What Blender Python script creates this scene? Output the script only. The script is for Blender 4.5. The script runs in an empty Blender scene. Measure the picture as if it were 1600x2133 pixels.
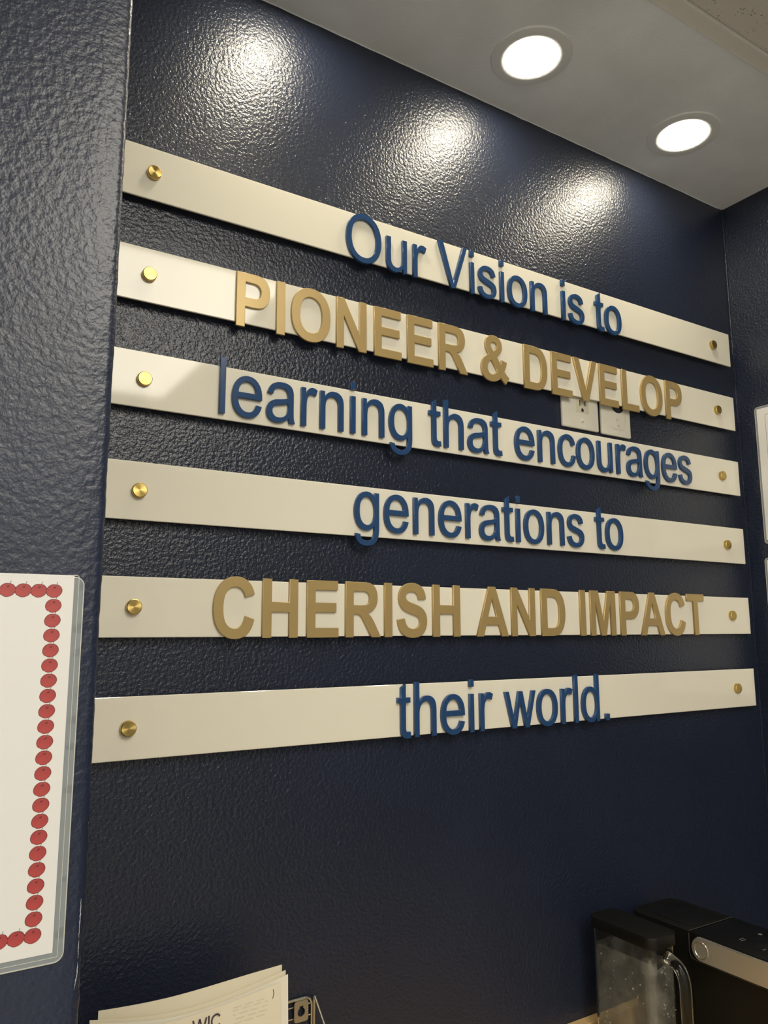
import bpy, bmesh, math, random
from mathutils import Vector, Matrix

# ------------------------------------------------------------------ units
# Layout is measured in sign-strip heights (1 h = 72.4 mm), x right, y into the
# wall, z up; P() turns those into metres.  Back wall is y = 0 m.
S = 0.0724
def P(x, y, z):
    return Vector((x * S, (y - 0.2) * S, (z + 17.15) * S + 0.92))
WX0, WX1, WY, CZ, CTZ = -18.283, 0.463, 0.2, 5.479, -17.15   # alcove sides, back wall, ceiling, counter
NY = -4.0                                                    # front face of the left wall
FZ = -17.15 - 0.92 / S                                       # floor
BX, BY = -52.0, -52.0                                        # far sides of the room

scene = bpy.context.scene
col = scene.collection

# ------------------------------------------------------------------ camera
cam_d = bpy.data.cameras.new('camera')
cam = bpy.data.objects.new('camera', cam_d); col.objects.link(cam)
cam_d.sensor_fit = 'HORIZONTAL'; cam_d.sensor_width = 36.0
cam_d.lens = 1603.18 / 1600 * 36.0
cam_d.clip_start = 0.02
_a, _b, _c = 0.5567, 0.1550, -0.0028
_f = Vector((math.sin(_a) * math.cos(_b), math.cos(_a) * math.cos(_b), math.sin(_b)))
_r0 = Vector((math.cos(_a), -math.sin(_a), 0)); _u0 = _r0.cross(_f)
_r = _r0 * math.cos(_c) + _u0 * math.sin(_c); _u = -_r0 * math.sin(_c) + _u0 * math.cos(_c)
M = Matrix((( _r.x, _u.x, -_f.x, 0), (_r.y, _u.y, -_f.y, 0), (_r.z, _u.z, -_f.z, 0), (0, 0, 0, 1)))
M.translation = P(-20.1905, -13.0653, -7.4392)
cam.matrix_world = M
scene.camera = cam

# ------------------------------------------------------------------ world, lights, exposure
w = bpy.data.worlds.new('world'); scene.world = w; w.use_nodes = True
w.node_tree.nodes['Background'].inputs[0].default_value = (0.9, 0.88, 0.82, 1)
w.node_tree.nodes['Background'].inputs[1].default_value = 0.15
vs = scene.view_settings
vs.view_transform = 'Standard'; vs.look = 'None'; vs.gamma = 1.0; vs.exposure = 0.08
vs.use_curve_mapping = False
LENS_POWER = 62.0       # radiance of the downlight lenses
def area(name, loc, size, energy, color, rot=(0, 0, 0)):
    d = bpy.data.lights.new(name, 'AREA'); d.shape = 'RECTANGLE'
    d.size, d.size_y = size; d.energy = energy; d.color = color
    o = bpy.data.objects.new(name, d); col.objects.link(o)
    o.location = loc; o.rotation_euler = rot
    return o
WARM = (1.0, 0.94, 0.81)
area('ceiling_panel_lamp', P(-13, -20, CZ - .15), (0.58, 1.18), 20, WARM)
area('ceiling_panel_lamp', P(-38, -20, CZ - .15), (0.58, 1.18), 15, WARM)
area('ceiling_panel_lamp', P(-13, -42, CZ - .15), (0.58, 1.18), 20, WARM)
area('ceiling_panel_lamp', P(-38, -42, CZ - .15), (0.58, 1.18), 15, WARM)

# ------------------------------------------------------------------ materials
def mat(name, base=(.8, .8, .8), rough=.5, metal=0., spec=.5, **kw):
    m = bpy.data.materials.new(name); m.use_nodes = True
    b = m.node_tree.nodes['Principled BSDF']
    b.inputs['Base Color'].default_value = (*base, 1)
    b.inputs['Roughness'].default_value = rough
    b.inputs['Metallic'].default_value = metal
    b.inputs['Specular IOR Level'].default_value = spec
    for k, v in kw.items():
        b.inputs[k.replace('_', ' ')].default_value = v
    return m
def bsdf(m): return m.node_tree.nodes['Principled BSDF']
def coords(m, kind='Object'):
    n = m.node_tree.nodes.new('ShaderNodeTexCoord'); return n.outputs[kind]
def noise(m, scale, detail=2., rough=.5, vec=None):
    n = m.node_tree.nodes.new('ShaderNodeTexNoise')
    n.inputs['Scale'].default_value = scale; n.inputs['Detail'].default_value = detail
    n.inputs['Roughness'].default_value = rough
    m.node_tree.links.new(vec or coords(m), n.inputs['Vector'])
    return n.outputs['Fac']
def ramp(m, fac, stops):
    n = m.node_tree.nodes.new('ShaderNodeValToRGB')
    while len(n.color_ramp.elements) < len(stops): n.color_ramp.elements.new(.5)
    for e, (p, c) in zip(n.color_ramp.elements, stops):
        e.position = p; e.color = (*c, 1)
    m.node_tree.links.new(fac, n.inputs[0]); return n.outputs[0]
def bump(m, height, strength, dist, prev=None):
    n = m.node_tree.nodes.new('ShaderNodeBump')
    n.inputs['Strength'].default_value = strength; n.inputs['Distance'].default_value = dist
    m.node_tree.links.new(height, n.inputs['Height'])
    if prev: m.node_tree.links.new(prev, n.inputs['Normal'])
    return n.outputs[0]
def link(m, out, inp): m.node_tree.links.new(out, bsdf(m).inputs[inp])

def paint(name, base, rough, big, small, s1, s2, spec=.5):
    m = mat(name, base, rough, spec=spec)
    n1 = bump(m, noise(m, big, 1.5, .45), 1.0, s1)
    n2 = bump(m, noise(m, small, 2, .5), 1.0, s2, n1)
    link(m, n2, 'Normal'); link(m, n2, 'Coat Normal')
    link(m, ramp(m, noise(m, 5, 4), [(.3, tuple(c * .88 for c in base)), (.7, tuple(c * 1.1 for c in base))]), 'Base Color')
    return m
NAVY = paint('navy_gloss_paint', (.0120, .0182, .039), .5, 210, 560, .0012, .0004, .2)
bsdf(NAVY).inputs['Coat Weight'].default_value = .75; bsdf(NAVY).inputs['Coat Roughness'].default_value = .17
NAVY2 = paint('navy_gloss_paint_rolled', (.0135, .021, .047), .45, 180, 480, .0008, .0003, .35)
bsdf(NAVY2).inputs['Coat Weight'].default_value = .6; bsdf(NAVY2).inputs['Coat Roughness'].default_value = .28
CEIL = paint('ceiling_paint', (.82, .86, .90), .75, 260, 700, .0006, .0002, .2)
CREAM = mat('cream_wall_paint', (.80, .79, .76), .6)
FLOOR = mat('floor_vinyl', (.35, .31, .26), .4)
link(FLOOR, ramp(FLOOR, noise(FLOOR, 3, 5), [(.3, (.46, .46, .45)), (.7, (.55, .55, .54))]), 'Base Color')
TILE = mat('acoustic_tile', (.66, .62, .56), .9, spec=.1)
_v = TILE.node_tree.nodes.new('ShaderNodeTexVoronoi'); _v.inputs['Scale'].default_value = 190
_v.inputs['Randomness'].default_value = 1.0
TILE.node_tree.links.new(coords(TILE), _v.inputs['Vector'])
_n = noise(TILE, 45, 2)
_mm = TILE.node_tree.nodes.new('ShaderNodeMath'); _mm.operation = 'MULTIPLY_ADD'
TILE.node_tree.links.new(_n, _mm.inputs[0]); _mm.inputs[1].default_value = .9
TILE.node_tree.links.new(_v.outputs['Distance'], _mm.inputs[2])
_holes = ramp(TILE, _mm.outputs[0], [(.53, (.25, .23, .21)), (.62, (.66, .63, .59))])
link(TILE, _holes, 'Base Color')
TBAR = mat('white_grid_metal', (.74, .73, .68), .45)
TRIM = mat('downlight_trim_white', (.78, .80, .80), .35)
LENS = mat('lit_lens', (.9, .9, .85), .4)
bsdf(LENS).inputs['Emission Color'].default_value = (1, .90, .70, 1)
bsdf(LENS).inputs['Emission Strength'].default_value = LENS_POWER
ACRY = mat('white_acrylic', (.86, .82, .70), .06, Subsurface_Weight=.35, Subsurface_Scale=.004, IOR=1.49)
bsdf(ACRY).inputs['Subsurface Radius'].default_value = (1, .9, .75)
BLUE = mat('blue_acrylic', (.022, .066, .175), .16)
GOLD = mat('gold_mirror_acrylic', (.50, .35, .135), .34, .35)
link(GOLD, ramp(GOLD, noise(GOLD, 9, 2), [(.3, (.46, .33, .14)), (.7, (.53, .385, .165))]), 'Base Color')
BRASS = mat('brushed_brass', (.56, .41, .14), .30, 1., Anisotropic=.9)
_t = BRASS.node_tree.nodes.new('ShaderNodeTangent'); _t.direction_type = 'RADIAL'; _t.axis = 'Y'
link(BRASS, _t.outputs[0], 'Tangent')
PLATE = mat('ivory_plate_plastic', (.76, .73, .63), .25)
RECEP = mat('ivory_receptacle', (.66, .61, .48), .3)
DARK = mat('dark_slot', (.012, .014, .02), .6)
PAPER = mat('white_paper', (.80, .79, .77), .55, Coat_Weight=.8, Coat_Roughness=.06)
link(PAPER, bump(PAPER, noise(PAPER, 14, 2), 1, .0006), 'Coat Normal')
SHEET = mat('cream_sheet_paper', (.72, .65, .49), .7)
link(SHEET, ramp(SHEET, noise(SHEET, 14, 3), [(.3, (.78, .71, .54)), (.7, (.84, .77, .60))]), 'Base Color')
SHEET2 = mat('pale_sheet_paper', (.84, .79, .67), .7)
FILM = mat('laminate_film', (.42, .46, .48), .12, Alpha=.5)
FILME = mat('laminate_edge', (.75, .75, .68), .2, Alpha=.8)
RED = mat('red_print', (.40, .035, .035), .5, Coat_Weight=.8, Coat_Roughness=.06)
link(RED, ramp(RED, noise(RED, 60, 3), [(.35, (.36, .035, .035)), (.65, (.46, .05, .045))]), 'Base Color')
REDD = mat('dark_red_print', (.17, .025, .025), .5)
STEM = mat('grey_print', (.13, .12, .11), .6)
INK = mat('ink_print', (.055, .04, .06), .6)
FAINT = mat('faint_show_through_print', (.73, .67, .53), .7)
WIRE = mat('satin_nickel_wire', (.58, .55, .46), .3, 1.)
BLACK = mat('black_plastic', (.005, .005, .004), .45, spec=.3)
link(BLACK, bump(BLACK, noise(BLACK, 900, 1), .6, .0001), 'Normal')
BLACKG = mat('black_panel_plastic', (.006, .006, .006), .32, spec=.3)
SILVER = mat('champagne_metal_band', (.60, .57, .49), .42, .8)
SILVERL = mat('polished_band_edge', (.75, .70, .58), .2, 1.)
ICON = mat('printed_icons_grey', (.13, .13, .12), .5)
CLEAR = mat('clear_tank_plastic', (.93, .93, .90), .04, Transmission_Weight=1.0, IOR=1.3)
FOG = mat('fogged_tank_wall', (.50, .50, .47), .3, Alpha=.36)
_fa = ramp(FOG, noise(FOG, 35, 5, .6), [(.34, (.10,) * 3), (.70, (.46,) * 3)])
link(FOG, _fa, 'Alpha')
DROP = mat('water_droplet', (.95, .95, .95), .02, Transmission_Weight=.85, IOR=1.33)
WOOD = mat('maple_laminate', (.62, .42, .18), .35)
_mp = WOOD.node_tree.nodes.new('ShaderNodeMapping'); _mp.inputs['Scale'].default_value = (2, 30, 30)
WOOD.node_tree.links.new(coords(WOOD), _mp.inputs[0])
link(WOOD, ramp(WOOD, noise(WOOD, 3, 5, .6, _mp.outputs[0]), [(.3, (.50, .33, .14)), (.7, (.66, .46, .22))]), 'Base Color')
CHIP = mat('exposed_primer', (.55, .58, .62), .6)

# ------------------------------------------------------------------ helpers
def finish(name, bm, m, parent=None, origin=None, smooth=False):
    """bm in world metres -> one mesh object with its origin at `origin`."""
    o0 = Vector(origin) if origin is not None else Vector((0, 0, 0))
    bmesh.ops.translate(bm, vec=-o0, verts=bm.verts)
    bmesh.ops.recalc_face_normals(bm, faces=bm.faces)
    me = bpy.data.meshes.new(name); bm.to_mesh(me); bm.free()
    for mm in (m if isinstance(m, (list, tuple)) else [m]): me.materials.append(mm)
    if smooth:
        for p in me.polygons: p.use_smooth = True
        try: me.set_sharp_from_angle(angle=math.radians(35))
        except Exception: pass
    o = bpy.data.objects.new(name, me); col.objects.link(o)
    if parent is not None:
        o.parent = parent
        o.location = o0 - world_loc(parent)
    else:
        o.location = o0
    return o
def world_loc(o):
    v = Vector(o.location)
    while o.parent: o = o.parent; v += Vector(o.location)
    return v
def empty(name, loc):
    o = bpy.data.objects.new(name, None); col.objects.link(o); o.location = loc
    o.empty_display_size = .02; return o
def tag(o, label=None, cat=None, group=None, kind=None):
    if label: o['label'] = label
    if cat: o['category'] = cat
    if group: o['group'] = group
    if kind: o['kind'] = kind
    return o
def box(bm, a, b, mi=0, bevel=0, seg=2, vert_only=False):
    """axis-aligned box between two layout points"""
    A, B = P(*a), P(*b)
    lo = Vector(map(min, A, B)); hi = Vector(map(max, A, B))
    t = bmesh.new()
    bmesh.ops.create_cube(t, size=1)
    for v in t.verts:
        v.co = Vector(((lo[i] + hi[i]) / 2 + v.co[i] * (hi[i] - lo[i])) for i in range(3))
    if bevel:
        es = list(t.edges)
        if vert_only: es = [e for e in es if abs((e.verts[0].co - e.verts[1].co).z) > 1e-6]
        bmesh.ops.bevel(t, geom=es, offset=bevel * S, segments=seg, profile=.5, affect='EDGES')
    merge(bm, t, mi)
def merge(bm, t, mi=0):
    vm = [bm.verts.new(v.co) for v in t.verts]; t.verts.index_update()
    for f in t.faces:
        try:
            nf = bm.faces.new([vm[v.index] for v in f.verts]); nf.material_index = mi if mi else f.material_index
        except ValueError: pass
    t.free()
def prism(bm, pts2, y0, y1, axis='y', mi=0, bevel=0):
    """extrude a layout polygon: axis y -> pts are (x,z); axis x -> (y,z); axis z -> (x,y)"""
    def mk(p, d):
        return P(p[0], d, p[1]) if axis == 'y' else P(d, p[0], p[1]) if axis == 'x' else P(p[0], p[1], d)
    t = bmesh.new()
    a = [t.verts.new(mk(p, y0)) for p in pts2]; b = [t.verts.new(mk(p, y1)) for p in pts2]
    n = len(a)
    t.faces.new(a); t.faces.new(b[::-1])
    for i in range(n): t.faces.new((a[i], b[i], b[(i + 1) % n], a[(i + 1) % n]))
    bmesh.ops.recalc_face_normals(t, faces=t.faces)
    if bevel:
        fa = [f for f in t.faces if len(f.verts) == n or len(f.verts) > 4]
        es = {e for f in fa for e in f.edges}
        bmesh.ops.bevel(t, geom=list(es), offset=bevel * S, segments=2, profile=.5, affect='EDGES')
    merge(bm, t, mi)
def rrect(x0, z0, x1, z1, r, n=6, corners=(1, 1, 1, 1)):
    pts = []
    for k, (cx, cz, a0) in enumerate(((x1 - r, z1 - r, 0), (x0 + r, z1 - r, 90), (x0 + r, z0 + r, 180), (x1 - r, z0 + r, 270))):
        if not corners[k]:
            pts.append((x1 if a0 in (0, 270) else x0, z1 if a0 in (0, 90) else z0)); continue
        for i in range(n + 1):
            a = math.radians(a0 + 90 * i / n); pts.append((cx + r * math.cos(a), cz + r * math.sin(a)))
    return pts
def tube(bm, pts, r, seg=8, mi=0, closed=False, caps=True):
    """round tube through layout points; r in h units (number or list)"""
    W = [P(*p) for p in pts]; n = len(W); rings = []
    rs = r if isinstance(r, (list, tuple)) else [r] * n
    up = None
    for i in range(n):
        if closed: d = W[(i + 1) % n] - W[i - 1]
        else: d = W[min(i + 1, n - 1)] - W[max(i - 1, 0)]
        d.normalize()
        if up is None: up = d.orthogonal().normalized()
        else:
            up = up - d * up.dot(d)
            up = up.normalized() if up.length > 1e-6 else d.orthogonal().normalized()
        s = d.cross(up)
        rings.append([bm.verts.new(W[i] + (up * math.cos(2 * math.pi * k / seg) + s * math.sin(2 * math.pi * k / seg)) * rs[i] * S) for k in range(seg)])
    m = n if closed else n - 1
    for i in range(m):
        a, b = rings[i], rings[(i + 1) % n]
        for k in range(seg):
            f = bm.faces.new((a[k], a[(k + 1) % seg], b[(k + 1) % seg], b[k])); f.material_index = mi
    if caps and not closed:
        for q in (rings[0], rings[-1][::-1]):
            f = bm.faces.new(q); f.material_index = mi
def lathe(bm, c, prof, axis='y', seg=36, mi=0):
    """profile of (radius, offset along axis) about layout point c"""
    C = P(*c); rings = []
    for r, d in prof:
        ring = []
        for k in range(seg if r > 1e-6 else 1):
            a = 2 * math.pi * k / seg; ca, sa = math.cos(a) * r * S, math.sin(a) * r * S; dd = d * S
            ring.append(bm.verts.new(C + (Vector((ca, dd, sa)) if axis == 'y' else Vector((ca, sa, dd)) if axis == 'z' else Vector((dd, ca, sa)))))
        rings.append(ring)
    for a, b in zip(rings, rings[1:]):
        for k in range(seg):
            q = [a[k % len(a)], a[(k + 1) % len(a)], b[(k + 1) % len(b)], b[k % len(b)]]
            q2 = []
            for v in q:
                if v not in q2: q2.append(v)
            if len(q2) > 2:
                f = bm.faces.new(q2); f.material_index = mi

def structure(name, bm, m, **k):
    return tag(finish(name, bm, m, **k), kind='structure')

# ------------------------------------------------------------------ the room
rnd = random.Random(7)
bm = bmesh.new(); box(bm, (BX, WY, FZ), (4, WY + 1.2, CZ + 1)); structure('wall_back', bm, NAVY)
# left wall: block that the alcove is recessed behind, with a rounded, slightly ragged outer corner
bm = bmesh.new()
r = .10; zs = [FZ + (CZ + .5 - FZ) * i / 400 for i in range(401)]
prev = None
for z in zs:
    j = rnd.uniform(-.005, .005) ; j2 = rnd.uniform(-.003, .003)
    sec = [(BX, NY), (WX0 - 2, NY), (WX0 - .4, NY)]
    for i in range(5):
        a = math.radians(-90 + 90 * i / 4)
        sec.append((WX0 - r + r * math.cos(a) + (j if i > 1 else 0), NY + r + r * math.sin(a) + (j2 if i < 3 else 0)))
    sec += [(WX0, NY + .6), (WX0, WY + .02)]
    ring = [bm.verts.new(P(x, y, z)) for x, y in sec]
    if prev:
        for a in range(len(ring) - 1): bm.faces.new((prev[a], prev[a + 1], ring[a + 1], ring[a]))
    prev = ring
structure('wall_left', bm, NAVY2, smooth=True)
bm = bmesh.new(); box(bm, (WX1, BY, FZ), (WX1 + 1.5, WY + .02, CZ + 1)); structure('wall_right', bm, NAVY)
bm = bmesh.new(); box(bm, (BX - 1, BY - 1, FZ), (WX1 + 1.5, BY, CZ + 1)); structure('wall_front', bm, CREAM)
bm = bmesh.new(); box(bm, (BX - 1, BY, FZ), (BX, WY, CZ + 1)); structure('wall_far_left', bm, CREAM)
bm = bmesh.new(); box(bm, (BX - 1, BY - 1, FZ - 1), (WX1 + 1.5, WY + 1, FZ)); structure('floor', bm, FLOOR)
# alcove ceiling + suspended grid ceiling over the room
bm = bmesh.new(); box(bm, (WX0 - 1, -4.02, CZ), (WX1 + 1, WY + .5, CZ + .8))
ceil = structure('ceiling', bm, CEIL)
bm = bmesh.new(); box(bm, (BX - 1, BY - 1, CZ + 1.2), (WX1 + 2, -4.0, CZ + 1.6))
structure('ceiling_deck', bm, CEIL)
gy = [-4.02 - .17 - 8.42 * i for i in range(7)]; gx = [-6.9 + 8.42 * 1 - 8.42 * i for i in range(8)]
gx = [5.5 - 8.42 * i for i in range(8)]
n = 0
for i in range(6):
    for k in range(6):
        y1, y0 = gy[i] - .06, gy[i + 1] + .06
        x1, x0 = min(gx[k] - .06, WX1), gx[k + 1] + .06
        bm = bmesh.new(); box(bm, (x0, max(y0, BY), CZ + .10), (x1, y1, CZ + .30), bevel=.03, seg=1)
        finish('ceiling_tile', bm, TILE, parent=ceil, origin=P((x0 + x1) / 2, (y0 + y1) / 2, CZ + .1))
for i, y in enumerate(gy):
    bm = bmesh.new(); box(bm, (BX, y - .17, CZ + .0), (WX1, y + .17, CZ + .09), bevel=.012, seg=1)
    if i == 0:
        box(bm, (BX, y + .155, CZ - .03), (WX1, y + .17, CZ + .05))
        finish('grid_tee', bm, TBAR, parent=ceil, origin=P(-20, y, CZ))
    else: finish('grid_tee', bm, TBAR, parent=ceil, origin=P(-20, y, CZ))
for x in gx[1:]:
    bm = bmesh.new(); box(bm, (x - .17, BY, CZ + .005), (x + .17, gy[0] - .17, CZ + .085), bevel=.012, seg=1)
    finish('grid_tee', bm, TBAR, parent=ceil, origin=P(x, -20, CZ))
# caulk bead up the right-hand corner
bm = bmesh.new(); pts = []
for i in range(160):
    z = -16 + (CZ + 16) * i / 159
    pts.append((WX1 - .012 + rnd.uniform(-.004, .004), WY - .012 + rnd.uniform(-.003, .003), z))
tube(bm, pts, [.026 + rnd.uniform(-.004, .008) for _ in pts], 6)
structure('trim_1', bm, NAVY, smooth=True)
bm = bmesh.new()
tube(bm, [(x / 4, WY - .008 + rnd.uniform(-.004, .004), CZ - .006 + rnd.uniform(-.008, .008)) for x in range(int(WX0 * 4), 2)], .012, 6)
structure('trim_2', bm, CEIL, smooth=True)
# chipped paint line beside the left wall's corner
bm = bmesh.new()
for z0, z1, rr in ((-10.60, -10.215, .0045), (-10.80, -10.62, .0035), (-11.10, -10.84, .0045)):
    tube(bm, [(WX0 - .055 - max(0, -10.95 - z) * .15 + rnd.uniform(-.003, .003), NY - .001, z) for z in [z0 + (z1 - z0) * i / 20 for i in range(21)]],
         [max(.0012, rr * math.sin(math.pi * i / 20) + rnd.uniform(-.0015, .0015)) for i in range(21)], 5)
structure('trim_3', bm, CHIP)

# ------------------------------------------------------------------ downlights
def downlight(x, y, label):
    t = tag(empty('downlight', P(x, y, CZ)), label, 'ceiling light', 'round downlights in the alcove ceiling')
    bm = bmesh.new()
    lathe(bm, (x, y, CZ), [(.92, 0), (.92, -.012), (.90, -.034), (.80, -.044), (.70, -.046), (.655, -.040), (.635, -.03), (.635, -.002)], 'z', 56)
    finish('trim_ring', bm, TRIM, t, P(x, y, CZ), True)
    bm = bmesh.new(); lathe(bm, (x, y, CZ), [(0, -.034), (.637, -.034)], 'z', 48)
    finish('lens', bm, LENS, t, P(x, y, CZ))
downlight(-3.72, -1.55, 'round white recessed downlight nearer the right wall, lit')
downlight(-9.03, -1.53, 'round white recessed downlight, lit, the left one of the two in view')
downlight(-14.35, -1.50, 'round lit downlight out of view above, seen as the leftmost glare on the wall')

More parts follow.
